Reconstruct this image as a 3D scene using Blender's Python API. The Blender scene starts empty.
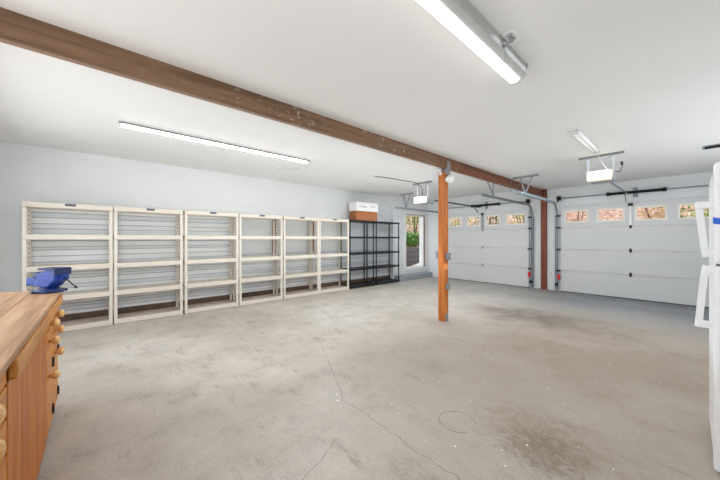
import bpy, bmesh, math, random
from mathutils import Vector, Matrix
random.seed(7)
SC = bpy.context.scene
COL = SC.collection
PI = math.pi

# ------------------------------------------------------------------ materials
MATS = {}
def nt(name):
    m = bpy.data.materials.new(name); m.use_nodes = True
    n = m.node_tree; n.nodes.clear()
    out = n.nodes.new('ShaderNodeOutputMaterial')
    b = n.nodes.new('ShaderNodeBsdfPrincipled')
    n.links.new(b.outputs[0], out.inputs[0])
    MATS[name] = m
    return m, n, b, out

def lin(c):
    return tuple(((x/255)/12.92 if x/255 <= .04045 else ((x/255+.055)/1.055)**2.4) for x in c) + (1,)

def ramp(n, stops):
    r = n.nodes.new('ShaderNodeValToRGB')
    e = r.color_ramp.elements
    while len(e) < len(stops): e.new(.5)
    for k, (p, c) in enumerate(stops):
        e[k].position = p; e[k].color = c
    return r

def noise(n, vec, scale, detail=4, rough=.55):
    t = n.nodes.new('ShaderNodeTexNoise'); t.inputs['Scale'].default_value = scale
    t.inputs['Detail'].default_value = detail; t.inputs['Roughness'].default_value = rough
    n.links.new(vec, t.inputs['Vector'])
    return t

def coords(n, scale=(1,1,1)):
    tc = n.nodes.new('ShaderNodeTexCoord'); mp = n.nodes.new('ShaderNodeMapping')
    mp.inputs['Scale'].default_value = scale
    n.links.new(tc.outputs['Object'], mp.inputs['Vector'])
    return mp.outputs[0]

def bump(n, b, height, strength=.2, dist=.01):
    k = n.nodes.new('ShaderNodeBump'); k.inputs['Strength'].default_value = strength
    k.inputs['Distance'].default_value = dist
    n.links.new(height, k.inputs['Height']); n.links.new(k.outputs[0], b.inputs['Normal'])

def mix(n, fac, a, c):
    m = n.nodes.new('ShaderNodeMix'); m.data_type = 'RGBA'
    for sock, v in ((0, fac), (6, a), (7, c)):
        if hasattr(v, 'links') or hasattr(v, 'is_linked'): n.links.new(v, m.inputs[sock])
        else: m.inputs[sock].default_value = v
    return m.outputs[2]

def mathn(n, op, a, b=None, clamp=False):
    m = n.nodes.new('ShaderNodeMath'); m.operation = op; m.use_clamp = clamp
    for i, v in enumerate((a, b)):
        if v is None: continue
        if hasattr(v, 'is_linked'): n.links.new(v, m.inputs[i])
        else: m.inputs[i].default_value = v
    return m.outputs[0]

def plain(name, rgb, rough=.5, metal=0, var=.06, scale=12, bmp=0):
    m, n, b, o = nt(name)
    c = lin(rgb); v = coords(n)
    t = noise(n, v, scale)
    d = tuple(x*(1-var) for x in c[:3]) + (1,); l = tuple(min(1, x*(1+var)) for x in c[:3]) + (1,)
    r = ramp(n, [(.3, d), (.7, l)])
    n.links.new(t.outputs[0], r.inputs[0]); n.links.new(r.outputs[0], b.inputs['Base Color'])
    b.inputs['Roughness'].default_value = rough; b.inputs['Metallic'].default_value = metal
    if bmp: bump(n, b, t.outputs[0], bmp)
    return m

def wood(name, dark, mid, light, axis, rough=.55, freq=9, specks=None, tone=None):
    m, n, b, o = nt(name)
    sc = [freq]*3; sc[axis] = freq*.06
    v = coords(n, tuple(sc))
    t = noise(n, v, 1.6, 6, .65)
    r = ramp(n, [(.28, lin(dark)), (.5, lin(mid)), (.74, lin(light))])
    n.links.new(t.outputs[0], r.inputs[0])
    sc2 = [freq*7]*3; sc2[axis] = freq*.25
    t2 = noise(n, coords(n, tuple(sc2)), 1.5, 3)
    r2 = ramp(n, [(.3, (.72, .7, .68, 1)), (.6, (1, 1, 1, 1))])
    n.links.new(t2.outputs[0], r2.inputs[0])
    mm = n.nodes.new('ShaderNodeMix'); mm.data_type = 'RGBA'; mm.blend_type = 'MULTIPLY'; mm.inputs[0].default_value = .8
    n.links.new(r.outputs[0], mm.inputs[6]); n.links.new(r2.outputs[0], mm.inputs[7])
    col = mm.outputs[2]
    if tone:                                     # the far length of the timber is redder
        sp = n.nodes.new('ShaderNodeSeparateXYZ'); n.links.new(coords(n), sp.inputs[0])
        mr = n.nodes.new('ShaderNodeMapRange'); mr.inputs[1].default_value = 3.6; mr.inputs[2].default_value = 4.6
        n.links.new(sp.outputs[1], mr.inputs[0])
        m3 = n.nodes.new('ShaderNodeMix'); m3.data_type = 'RGBA'; m3.blend_type = 'MULTIPLY'
        n.links.new(mr.outputs[0], m3.inputs[0]); n.links.new(col, m3.inputs[6]); m3.inputs[7].default_value = tone + (1,)
        col = m3.outputs[2]
    if specks:
        a = noise(n, coords(n, (1, .6, 1)), 26, 4, .75)
        g = noise(n, coords(n, (1, .8, 1)), 2.1, 2)
        f1 = ramp(n, [(.585, (0, 0, 0, 1)), (.63, (1, 1, 1, 1))]); n.links.new(a.outputs[0], f1.inputs[0])
        f2 = ramp(n, [(.47, (0, 0, 0, 1)), (.57, (1, 1, 1, 1))]); n.links.new(g.outputs[0], f2.inputs[0])
        sp = n.nodes.new('ShaderNodeSeparateXYZ'); n.links.new(coords(n), sp.inputs[0])
        mr = n.nodes.new('ShaderNodeMapRange'); mr.inputs[1].default_value = .6; mr.inputs[2].default_value = 1.6
        mr.inputs[3].default_value = .12; mr.inputs[4].default_value = 1
        n.links.new(sp.outputs[1], mr.inputs[0])
        mz = n.nodes.new('ShaderNodeMapRange'); mz.inputs[1].default_value = 2.44; mz.inputs[2].default_value = 2.56; mz.inputs[3].default_value = .6
        n.links.new(sp.outputs[2], mz.inputs[0])
        ff = mathn(n, 'MULTIPLY', mathn(n, 'MULTIPLY', f1.outputs[0], f2.outputs[0]), mathn(n, 'MULTIPLY', mr.outputs[0], mz.outputs[0]))
        col = mix(n, ff, col, lin(specks))
    n.links.new(col, b.inputs['Base Color'])
    b.inputs['Roughness'].default_value = rough
    bump(n, b, t2.outputs[0], .15, .004)
    return m

def emit(name, rgb, strength):
    m, n, b, o = nt(name)
    b.inputs['Base Color'].default_value = lin(rgb)
    b.inputs['Emission Color'].default_value = lin(rgb)
    b.inputs['Emission Strength'].default_value = strength
    return m

def glass(name, tint=(1, 1, 1, 1)):
    m, n, b, o = nt(name)
    n.nodes.remove(b)
    tr = n.nodes.new('ShaderNodeBsdfTransparent'); tr.inputs[0].default_value = tint
    gl = n.nodes.new('ShaderNodeBsdfGlossy'); gl.inputs['Roughness'].default_value = .03
    lw_ = n.nodes.new('ShaderNodeLayerWeight')
    pw = mathn(n, 'MULTIPLY', mathn(n, 'POWER', lw_.outputs['Facing'], 4.0), .35)
    mx = n.nodes.new('ShaderNodeMixShader')
    n.links.new(pw, mx.inputs[0]); n.links.new(tr.outputs[0], mx.inputs[1]); n.links.new(gl.outputs[0], mx.inputs[2])
    n.links.new(mx.outputs[0], o.inputs[0])
    return m

def concrete():
    m, n, b, o = nt('concrete_floor')
    tc = n.nodes.new('ShaderNodeTexCoord'); P = tc.outputs['Object']
    sep = n.nodes.new('ShaderNodeSeparateXYZ'); n.links.new(P, sep.inputs[0])
    X, Y = sep.outputs[0], sep.outputs[1]
    big = noise(n, P, .55, 5, .6)
    r1 = ramp(n, [(.32, lin((171, 163, 151))), (.5, lin((188, 180, 170))), (.68, lin((202, 196, 188)))])
    n.links.new(big.outputs[0], r1.inputs[0])
    med = noise(n, P, 3.2, 8, .68)
    r2 = ramp(n, [(.3, (.74, .73, .71, 1)), (.48, (.97, .97, .965, 1)), (.7, (1.1, 1.1, 1.1, 1))])
    n.links.new(med.outputs[0], r2.inputs[0])
    mm = n.nodes.new('ShaderNodeMix'); mm.data_type = 'RGBA'; mm.blend_type = 'MULTIPLY'; mm.inputs[0].default_value = 1
    n.links.new(r1.outputs[0], mm.inputs[6]); n.links.new(r2.outputs[0], mm.inputs[7])
    col = mm.outputs[2]
    # brown dirt: soft elliptical patches broken up by noise
    def patch(cx, cy, rx, ry, nscale, lo, hi):
        dx = mathn(n, 'DIVIDE', mathn(n, 'SUBTRACT', X, cx), rx); dy = mathn(n, 'DIVIDE', mathn(n, 'SUBTRACT', Y, cy), ry)
        d = mathn(n, 'SQRT', mathn(n, 'ADD', mathn(n, 'MULTIPLY', dx, dx), mathn(n, 'MULTIPLY', dy, dy)))
        f = mathn(n, 'SUBTRACT', 1.0, d, True)
        t = noise(n, P, nscale, 7, .7)
        g = mathn(n, 'MULTIPLY', f, t.outputs[0])
        r = ramp(n, [(lo, (0, 0, 0, 1)), (hi, (1, 1, 1, 1))]); n.links.new(g, r.inputs[0])
        return r.outputs[0]
    f = patch(-.6, 4.1, 3.0, 3.4, 1.6, .03, .42)
    col = mix(n, mathn(n, 'MULTIPLY', f, .85), col, lin((150, 132, 115)))
    f = patch(-1.7, 5.5, 2.4, 1.3, 2.6, .2, .5)
    col = mix(n, mathn(n, 'MULTIPLY', f, .75), col, lin((98, 82, 72)))
    f = patch(-.6, 2.2, .9, .7, 9, .2, .5)
    col = mix(n, mathn(n, 'MULTIPLY', f, .5), col, lin((120, 88, 48)))
    f = patch(-.6, 2.05, .8, .7, 24, .36, .44)
    col = mix(n, mathn(n, 'MULTIPLY', f, .4), col, lin((96, 76, 48)))
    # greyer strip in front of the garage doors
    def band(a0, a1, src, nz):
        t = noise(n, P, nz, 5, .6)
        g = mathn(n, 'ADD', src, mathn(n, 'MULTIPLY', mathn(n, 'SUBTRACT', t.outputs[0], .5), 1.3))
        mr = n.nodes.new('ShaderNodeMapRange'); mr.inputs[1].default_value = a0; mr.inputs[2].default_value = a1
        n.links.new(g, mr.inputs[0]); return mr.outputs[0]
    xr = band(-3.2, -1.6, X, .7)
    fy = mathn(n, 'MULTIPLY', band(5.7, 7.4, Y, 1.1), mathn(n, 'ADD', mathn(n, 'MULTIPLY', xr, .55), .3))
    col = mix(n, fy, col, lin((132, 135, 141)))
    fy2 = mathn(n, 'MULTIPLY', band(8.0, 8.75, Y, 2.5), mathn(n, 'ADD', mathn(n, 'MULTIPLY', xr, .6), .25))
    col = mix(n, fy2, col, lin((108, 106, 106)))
    # dark scuffs, elongated
    sm = n.nodes.new('ShaderNodeMapping'); sm.inputs['Scale'].default_value = (1.2, 3.5, 1); sm.inputs['Rotation'].default_value = (0, 0, .7)
    n.links.new(P, sm.inputs[0])
    sn = noise(n, sm.outputs[0], 2.2, 9, .72)
    rs = ramp(n, [(.57, (0, 0, 0, 1)), (.7, (1, 1, 1, 1))]); n.links.new(sn.outputs[0], rs.inputs[0])
    col = mix(n, mathn(n, 'MULTIPLY', rs.outputs[0], .6), col, lin((132, 116, 102)))
    wn = noise(n, sm.outputs[0], 5.5, 8, .75)
    rw_ = ramp(n, [(.62, (0, 0, 0, 1)), (.72, (1, 1, 1, 1))]); n.links.new(wn.outputs[0], rw_.inputs[0])
    col = mix(n, mathn(n, 'MULTIPLY', rw_.outputs[0], .45), col, lin((222, 216, 208)))
    fine = noise(n, P, 60, 3, .6)
    rf = ramp(n, [(.35, (.9, .9, .9, 1)), (.6, (1.03, 1.03, 1.03, 1))]); n.links.new(fine.outputs[0], rf.inputs[0])
    mf = n.nodes.new('ShaderNodeMix'); mf.data_type = 'RGBA'; mf.blend_type = 'MULTIPLY'; mf.inputs[0].default_value = 1
    n.links.new(col, mf.inputs[6]); n.links.new(rf.outputs[0], mf.inputs[7])
    n.links.new(mf.outputs[2], b.inputs['Base Color'])
    rr = ramp(n, [(.3, (.45, .45, .45, 1)), (.7, (.68, .68, .68, 1))]); n.links.new(med.outputs[0], rr.inputs[0])
    n.links.new(rr.outputs[0], b.inputs['Roughness'])
    b.inputs['Specular IOR Level'].default_value = .4
    bump(n, b, fine.outputs[0], .08, .004)
    return m

def speckle(name, stops, scale=9, rough=.9):
    m, n, b, o = nt(name)
    t = noise(n, coords(n), scale, 6, .75)
    r = ramp(n, [(p, lin(c)) for p, c in stops]); n.links.new(t.outputs[0], r.inputs[0])
    n.links.new(r.outputs[0], b.inputs['Base Color']); b.inputs['Roughness'].default_value = rough
    return m

M_WALL = plain('white_wall_paint', (226, 228, 229), .75, var=.02, scale=1.5)
M_CEIL = plain('white_ceiling_paint', (225, 224, 222), .85, var=.02, scale=.8)
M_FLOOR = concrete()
M_CRACK = plain('crack_dark', (142, 132, 120), .9, var=.25, scale=6)
M_SPECK = plain('paint_speck', (240, 238, 232), .6)
M_STAIN = plain('ring_stain', (146, 130, 112), .7, var=.2, scale=8)
M_BEAM = wood('beam_wood', (92, 66, 46), (132, 100, 74), (152, 120, 94), 1, .7, 8, specks=(206, 200, 192), tone=(.95, .6, .5))
M_POST = wood('post_wood', (150, 72, 18), (204, 116, 42), (226, 146, 68), 2, .5, 16)
M_COLUMN = wood('column_wood', (92, 44, 22), (128, 64, 34), (150, 80, 46), 2, .55, 14)
M_BENCH = wood('bench_pine', (150, 78, 8), (196, 110, 20), (216, 138, 42), 2, .5, 12)
M_BENCHX = wood('bench_rail_pine', (172, 104, 38), (206, 140, 66), (224, 166, 96), 0, .5, 14)
M_TOP = wood('bench_top_worn', (136, 96, 64), (186, 142, 102), (216, 184, 152), 0, .5, 9)
M_DRAWER = wood('drawer_pine', (172, 96, 20), (208, 130, 40), (226, 158, 68), 0, .45, 12)
M_KNOB = wood('knob_wood', (206, 150, 86), (232, 184, 122), (244, 206, 152), 1, .35, 20)
M_BEIGE = plain('beige_plastic', (221, 213, 201), .5, var=.02, scale=3)
M_BEIGE2 = plain('beige_shelf_plastic', (219, 210, 196), .55, var=.025, scale=3)
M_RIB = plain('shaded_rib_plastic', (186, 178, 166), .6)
M_DUST = plain('dusty_brown_board', (190, 174, 162), .85, var=.2, scale=6)
M_BLACK = plain('black_plastic', (20, 21, 26), .35, var=.2)
M_BADGE = plain('navy_badge', (22, 34, 76), .4)
M_GALV = plain('galvanised_steel', (142, 145, 150), .45, .3, var=.12, scale=20)
M_GREYM = plain('grey_painted_metal', (140, 142, 146), .5, .2, var=.1)
M_DARKM = plain('dark_metal', (38, 38, 40), .45, .5, var=.2)
M_SPRING = plain('black_spring_steel', (16, 16, 18), .5, .3, var=.3, scale=60)
M_BLUE = plain('vise_blue_paint', (2, 46, 128), .45, var=.3, scale=18)
M_BLUED = plain('vise_dark_blue', (4, 26, 76), .45, var=.25, scale=18)
M_FRIDGE = plain('white_enamel', (238, 239, 240), .32, var=.01)
M_TAPE = plain('blue_tape', (34, 98, 206), .55)
M_SEAM = plain('grey_gasket', (120, 122, 126), .7)
M_DOOR = plain('garage_door_white', (214, 214, 214), .5, var=.02, scale=2)
M_FRAME = plain('cream_window_frame', (238, 234, 224), .5)
M_WINF = plain('white_window_frame', (238, 238, 236), .5)
M_WINB = plain('brown_window_edge', (150, 132, 120), .6)
M_GLASS = glass('clear_glass')
M_TUBE = emit('lit_tube', (255, 253, 250), 18)
M_TUBE2 = emit('lit_lens', (255, 252, 248), 4.5)
M_OFFLENS = plain('clear_lens', (232, 230, 226), .2)
M_WARM = emit('warm_cover', (246, 230, 198), .22)
M_WARM2 = emit('warm_cover_bright', (255, 248, 236), .5)
M_FIX = plain('white_fixture_metal', (228, 228, 226), .4)
M_GREYFIX = plain('grey_reflector', (176, 176, 174), .5)
M_DARKFIX = plain('dark_reflector', (120, 118, 116), .5)
M_CORDW = plain('white_cord', (206, 206, 204), .6)
M_CORDD = plain('dark_cord', (44, 44, 46), .6)
M_PLATE = plain('white_plate', (238, 238, 236), .4)
M_RED = plain('red_tag', (204, 38, 44), .5)
M_RUBBER = plain('black_rubber', (34, 32, 32), .8)
M_BOXB = plain('brown_cardboard', (160, 100, 62), .8, var=.06)
M_BOXW = plain('white_cardboard', (232, 230, 228), .7, var=.03)
M_INK = plain('grey_print', (150, 148, 150), .8)
M_SILL = plain('dark_wood_sill', (98, 80, 66), .8, var=.25, scale=5)
M_RUST = plain('rust_batten', (152, 104, 86), .8, var=.15)
M_LEDGE = plain('grey_concrete_ledge', (150, 154, 160), .8, var=.1, scale=4, bmp=.1)
M_SIDE = [plain('siding_white_%s' % k, c, .65, var=.04, scale=3) for k, c in
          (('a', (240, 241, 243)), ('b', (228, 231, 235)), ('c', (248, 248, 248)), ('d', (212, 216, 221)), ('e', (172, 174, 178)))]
M_BANK = speckle('leaf_litter', [(.3, (70, 48, 36)), (.42, (150, 112, 96)), (.54, (206, 172, 156)), (.7, (236, 220, 208))], 7)
M_BANKG = speckle('mossy_soil', [(.3, (60, 62, 36)), (.5, (126, 112, 70)), (.7, (178, 160, 120))], 6)
M_DRIVE = speckle('driveway', [(.3, (130, 128, 126)), (.7, (170, 168, 164))], 5)
M_RET = plain('grey_timber', (104, 98, 98), .85, var=.2, scale=5)
M_STONE = plain('pale_stone', (214, 208, 202), .85, var=.15, scale=8)
M_BARK = plain('bark', (88, 72, 58), .9, var=.3)
def leaf(name, rgb):
    m = plain(name, rgb, .6, var=.35, scale=4); return m
L_GREEN = leaf('leaf_green', (86, 140, 56)); L_BRIGHT = leaf('leaf_bright', (140, 186, 84))
L_DEEP = leaf('leaf_deep_green', (52, 110, 66)); L_YEL = leaf('leaf_yellow', (198, 190, 104))
L_PINK = leaf('leaf_pink_brown', (206, 164, 150)); L_TAN = leaf('leaf_tan', (224, 198, 172))

# ------------------------------------------------------------------ mesh builder
class MB:
    def __init__(s): s.bm = bmesh.new(); s.mi = 0; s.smooth = False
    def _fin(s, faces):
        for f in faces:
            f.material_index = s.mi; f.smooth = s.smooth
    def box(s, x0, y0, z0, x1, y1, z1, bev=0, mat=None):
        M = Matrix.Translation(((x0+x1)/2, (y0+y1)/2, (z0+z1)/2)) @ Matrix.Diagonal((abs(x1-x0), abs(y1-y0), abs(z1-z0), 1))
        if mat is not None: M = mat @ M
        t = bmesh.new(); bmesh.ops.create_cube(t, size=1, matrix=M)
        if bev: bmesh.ops.bevel(t, geom=list(t.edges), offset=bev, segments=2, profile=.5, affect='EDGES')
        s._merge(t); return s
    def _merge(s, t, smooth=None):
        vm = {}
        for v in t.verts: vm[v] = s.bm.verts.new(v.co)
        fs = []
        for f in t.faces:
            try: fs.append(s.bm.faces.new([vm[v] for v in f.verts]))
            except ValueError: pass
        s._fin(fs)
        if smooth is not None:
            for f in fs: f.smooth = smooth
        t.free()
    def cyl(s, a, b, r, seg=12, r2=None, cap=True):
        a, b = Vector(a), Vector(b); d = b-a; L = d.length
        q = d.to_track_quat('Z', 'Y').to_matrix().to_4x4()
        t = bmesh.new()
        bmesh.ops.create_cone(t, cap_ends=cap, segments=seg, radius1=r, radius2=r if r2 is None else r2, depth=L,
                              matrix=Matrix.Translation((a+b)/2) @ q)
        for f in t.faces: f.smooth = len(f.verts) == 4
        sm = {}
        vm = {v: s.bm.verts.new(v.co) for v in t.verts}
        for f in t.faces:
            g = s.bm.faces.new([vm[v] for v in f.verts]); g.material_index = s.mi; g.smooth = len(f.verts) == 4
        t.free(); return s
    def bar(s, a, b, w, h, up=(0, 0, 1)):
        a, b = Vector(a), Vector(b); d = (b-a); L = d.length; d.normalize()
        u = Vector(up); x = u.cross(d)
        if x.length < 1e-4: x = Vector((1, 0, 0)).cross(d)
        x.normalize(); y = d.cross(x)
        R = Matrix((x, y, d)).transposed().to_4x4()
        M = Matrix.Translation((a+b)/2) @ R @ Matrix.Diagonal((w, h, L, 1))
        t = bmesh.new(); bmesh.ops.create_cube(t, size=1, matrix=M); s._merge(t); return s
    def tube(s, pts, r, seg=8):
        pts = [Vector(p) for p in pts]; rings = []
        for i, p in enumerate(pts):
            d = (pts[min(i+1, len(pts)-1)] - pts[max(i-1, 0)]).normalized()
            q = d.to_track_quat('Z', 'Y').to_matrix()
            rings.append([s.bm.verts.new(p + q @ Vector((r*math.cos(k*2*PI/seg), r*math.sin(k*2*PI/seg), 0))) for k in range(seg)])
        for A, B in zip(rings, rings[1:]):
            for k in range(seg):
                f = s.bm.faces.new((A[k], A[(k+1) % seg], B[(k+1) % seg], B[k])); f.material_index = s.mi; f.smooth = True
        for R_ in (rings[0][::-1], rings[-1]):
            f = s.bm.faces.new(R_); f.material_index = s.mi
        return s
    def lathe(s, prof, origin, axis=(0, 0, 1), seg=16):
        q = Vector(axis).to_track_quat('Z', 'Y').to_matrix(); o = Vector(origin); rings = []
        for r, h in prof:
            rings.append([s.bm.verts.new(o + q @ Vector((max(r, 1e-4)*math.cos(k*2*PI/seg), max(r, 1e-4)*math.sin(k*2*PI/seg), h))) for k in range(seg)])
        for A, B in zip(rings, rings[1:]):
            for k in range(seg):
                f = s.bm.faces.new((A[k], A[(k+1) % seg], B[(k+1) % seg], B[k])); f.material_index = s.mi; f.smooth = True
        for R_ in (rings[0][::-1], rings[-1]):
            f = s.bm.faces.new(R_); f.material_index = s.mi
        return s
    def prism(s, poly, axis, a, b, bev=0, mat=None):
        """poly: 2-D outline in the two axes other than `axis`, extruded from a to b along axis"""
        def mk(u, v, w):
            c = [0, 0, 0]; o = [i for i in range(3) if i != axis]; c[o[0]] = u; c[o[1]] = v; c[axis] = w
            return Vector(c)
        t = bmesh.new()
        A = [t.verts.new(mk(u, v, a)) for u, v in poly]; B = [t.verts.new(mk(u, v, b)) for u, v in poly]
        n = len(poly)
        t.faces.new(A); t.faces.new(B[::-1])
        for k in range(n): t.faces.new((A[k], B[k], B[(k+1) % n], A[(k+1) % n]))
        bmesh.ops.recalc_face_normals(t, faces=t.faces)
        if bev: bmesh.ops.bevel(t, geom=list(t.edges), offset=bev, segments=2, profile=.5, affect='EDGES')
        if mat is not None: bmesh.ops.transform(t, matrix=mat, verts=t.verts)
        s._merge(t); return s
    def plate(s, x0, x1, z0, z1, holes, y0, y1, swap=False):
        """slab in x-z (thickness y0..y1) with rectangular holes (x0,x1,z0,z1); swap: slab in y-z, thickness along x"""
        xs = sorted({x0, x1, *[h[0] for h in holes], *[h[1] for h in holes]}); zs = sorted({z0, z1, *[h[2] for h in holes], *[h[3] for h in holes]})
        xs = [x for x in xs if x0 <= x <= x1]; zs = [z for z in zs if z0 <= z <= z1]
        def solid(i, j):
            if i < 0 or j < 0 or i >= len(xs)-1 or j >= len(zs)-1: return False
            cx, cz = (xs[i]+xs[i+1])/2, (zs[j]+zs[j+1])/2
            return not any(h[0] < cx < h[1] and h[2] < cz < h[3] for h in holes)
        vc = {}
        def V(x, y, z):
            k = (x, y, z)
            if k not in vc: vc[k] = s.bm.verts.new((y, x, z) if swap else (x, y, z))
            return vc[k]
        fs = []
        for i in range(len(xs)-1):
            for j in range(len(zs)-1):
                if not solid(i, j): continue
                a, b, c, d = xs[i], xs[i+1], zs[j], zs[j+1]
                fs.append(s.bm.faces.new((V(a, y0, c), V(b, y0, c), V(b, y0, d), V(a, y0, d))))
                fs.append(s.bm.faces.new((V(a, y1, c), V(a, y1, d), V(b, y1, d), V(b, y1, c))))
                for di, dj, p, q in ((-1, 0, (a, c), (a, d)), (1, 0, (b, c), (b, d)), (0, -1, (a, c), (b, c)), (0, 1, (a, d), (b, d))):
                    if not solid(i+di, j+dj):
                        fs.append(s.bm.faces.new((V(p[0], y0, p[1]), V(q[0], y0, q[1]), V(q[0], y1, q[1]), V(p[0], y1, p[1]))))
        s._fin(fs)
        return s
    def build(s, name, mats, parent=None, loc=None, recalc=True):
        if recalc: bmesh.ops.recalc_face_normals(s.bm, faces=s.bm.faces)
        me = bpy.data.meshes.new(name); s.bm.to_mesh(me); s.bm.free()
        for m in (mats if isinstance(mats, (list, tuple)) else [mats]): me.materials.append(m)
        o = bpy.data.objects.new(name, me); COL.objects.link(o)
        if parent: o.parent = parent
        if loc: o.location = loc
        return o

def tag(o, label, cat, group=None, kind=None):
    o['label'] = label; o['category'] = cat
    if group: o['group'] = group
    if kind: o['kind'] = kind
    return o
def thing(name, label, cat, loc=(0, 0, 0), rz=0, group=None):
    o = bpy.data.objects.new(name, None); o.empty_display_size = .1; COL.objects.link(o)
    o.location = loc; o.rotation_euler = (0, 0, rz)
    return tag(o, label, cat, group)
def under(o, t):
    o.parent = t; o.location = -t.location; return o
def struct(o, label=None, cat=None):
    o['kind'] = 'structure'
    if label: o['label'] = label
    if cat: o['category'] = cat
    return o
def dup(o, loc, label, parent=None):
    c = o.copy(); COL.objects.link(c)
    if parent: c.parent = parent
    else: c.location = loc; c['label'] = label
    for ch in [x for x in bpy.data.objects if x.parent == o]: dup(ch, None, None, c)
    return c

# ------------------------------------------------------------------ dimensions (metres; camera stands at the origin)
EYE = 1.32
WL, WR, YR, YB = -6.33, .98, -1.15, 8.728
CR, CLF = 2.605, 2.672              # ceiling right / left of the beam
BX0, BX1, BZ = -2.664, -2.534, 2.44

# ------------------------------------------------------------------ room shell
b = MB(); b.box(WL-.2, YR-.2, -.12, WR+.2, YB+.25, 0)
b.mi = 1
def ribbon(pts, w, z=.0006):
    vs = []
    for i, p in enumerate(pts):
        p = Vector((p[0], p[1], 0)); q0 = Vector((*pts[max(i-1, 0)][:2], 0)); q1 = Vector((*pts[min(i+1, len(pts)-1)][:2], 0))
        d = (q1-q0).normalized(); nrm = Vector((-d.y, d.x, 0)); ww = w*(.6+random.random()*.8) if 0 < i < len(pts)-1 else w*.3
        vs.append((b.bm.verts.new(p+nrm*ww+Vector((0, 0, z))), b.bm.verts.new(p-nrm*ww+Vector((0, 0, z)))))
    for A, B in zip(vs, vs[1:]):
        f = b.bm.faces.new((A[0], A[1], B[1], B[0])); f.material_index = b.mi
def jag(pts, n=7, amp=.02):
    out = []
    for p, q in zip(pts, pts[1:]):
        for k in range(n):
            t = k/n; out.append((p[0]+(q[0]-p[0])*t+random.uniform(-amp, amp), p[1]+(q[1]-p[1])*t+random.uniform(-amp, amp)))
    return out+[pts[-1]]
crack = [(-4.742, 2.498), (-3.717, 2.188), (-3.108, 2.105), (-2.538, 1.821), (-2.119, 1.615), (-1.862, 1.485), (-1.599, 1.496), (-1.379, 1.484), (-1.12, 1.474), (-.843, 1.477), (-.5, 1.45)]
ribbon(jag(crack, 8, .012), .0024)
ribbon(jag([(-1.546, 1.175), (-1.402, .85), (-1.3, .6)], 8, .01), .002)
ribbon(jag([(-4.9, .35), (-3.9, .55), (-3.2, .75), (-2.6, 1.25)], 8, .02), .0012)
b.mi = 2
for k in range(150):                                        # white paint flecks
    x = random.uniform(-2.9, -.1); y = random.uniform(1.2, 5.2); r = random.uniform(.002, .0075)
    a0 = random.uniform(0, 6)
    vs = [b.bm.verts.new((x+r*math.cos(a0+q*1.257)*random.uniform(.6, 1.4), y+r*math.sin(a0+q*1.257)*random.uniform(.6, 1.4), .0008)) for q in range(5)]
    f = b.bm.faces.new(vs); f.material_index = 2
for x, y, r in ((-1.98, 1.50, .013), (-1.90, 1.45, .013), (-2.05, 1.7, .01)):
    vs = [b.bm.verts.new((x+r*math.cos(q*1.047), y+r*.7*math.sin(q*1.047), .0008)) for q in range(6)]
    f = b.bm.faces.new(vs); f.material_index = 2
b.mi = 3
ribbon([(-1.11+.125*math.cos(a*.2), 1.93+.125*math.sin(a*.2)) for a in range(3, 30)], .004)
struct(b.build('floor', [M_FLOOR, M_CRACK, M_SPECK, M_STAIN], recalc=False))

b = MB(); b.box(BX0+.03, YR-.2, CR, WR+.2, YB+.25, CR+.15); b.box(WL-.2, YR-.2, CLF, BX0+.03, YB+.25, CLF+.1)
struct(b.build('ceiling', M_CEIL))

# door openings in the far wall
LD = (-5.42, -2.86); RD = (-2.13, .47); DH = 2.13
b = MB(); b.plate(WL-.2, WR+.2, 0, 2.70, [(LD[0]+.06, LD[1]-.06, 0, DH-.05), (RD[0]+.06, RD[1]-.06, 0, DH-.05)], YB, YB+.2)
struct(b.build('wall_back', M_WALL))
WF = -6.20                          # inner face of the furred-out stretch with the window
WIN = (7.56, 8.62, .33, 2.15)
b = MB(); b.plate(YR-.2, YB+.5, 0, 2.70, [(WIN[0]-.2, YB+.3, WIN[2]-.15, WIN[3]+.1)], WL-.2, WL, swap=True)
b.plate(6.93, YB, 0, CLF, [WIN], WL, WF, swap=True)
b.mi = 0
b.box(WL, -.77, 1.80, WL+.004, -.755, CLF)                  # plasterboard joint
struct(b.build('wall_left', M_WALL))
b = MB(); b.box(WR, YR-.2, 0, WR+.2, YB, CR); struct(b.build('wall_right', M_WALL))
b = MB(); b.box(WL-.2, YR-.2, 0, WR+.2, YR, CLF); struct(b.build('wall_rear', M_WALL))

# lapped white boards on the lower left wall behind the shelves
b = MB(); b.smooth = False
z = .14
rnd = random.Random(3)
def laps(y0, y1, z0, z1):
    z = z0; k = 0
    while z < z1:
        p = rnd.choice((.045, .06, .075, .09)); t = rnd.choice((.014, .022, .03)); b.mi = rnd.choice((0, 2, 2, 1)) if k % 2 else rnd.choice((1, 3, 0))
        p = min(p, z1-z)
        b.box(WL, y0, z, WL+t, y1, z+p-.010, .002)
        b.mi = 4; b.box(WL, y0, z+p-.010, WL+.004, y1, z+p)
        z += p; k += 1
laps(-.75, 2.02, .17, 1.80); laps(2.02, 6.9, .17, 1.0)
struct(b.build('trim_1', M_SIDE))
b = MB(); b.box(WL, YR, 0, WL+.045, 6.9, .17, .006); struct(b.build('baseboard_left', M_SILL))
b = MB()
for y in (2.95, 3.93): b.box(WL, y, 1.0, WL+.03, y+.13, 1.80, .003)
struct(b.build('trim_2', M_RUST))
b = MB(); b.prism([(WF, 0), (-5.94, 0), (-5.96, .15), (WF, .165)], 1, 6.98, YB, .012); struct(b.build('trim_3', M_LEDGE))

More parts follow.
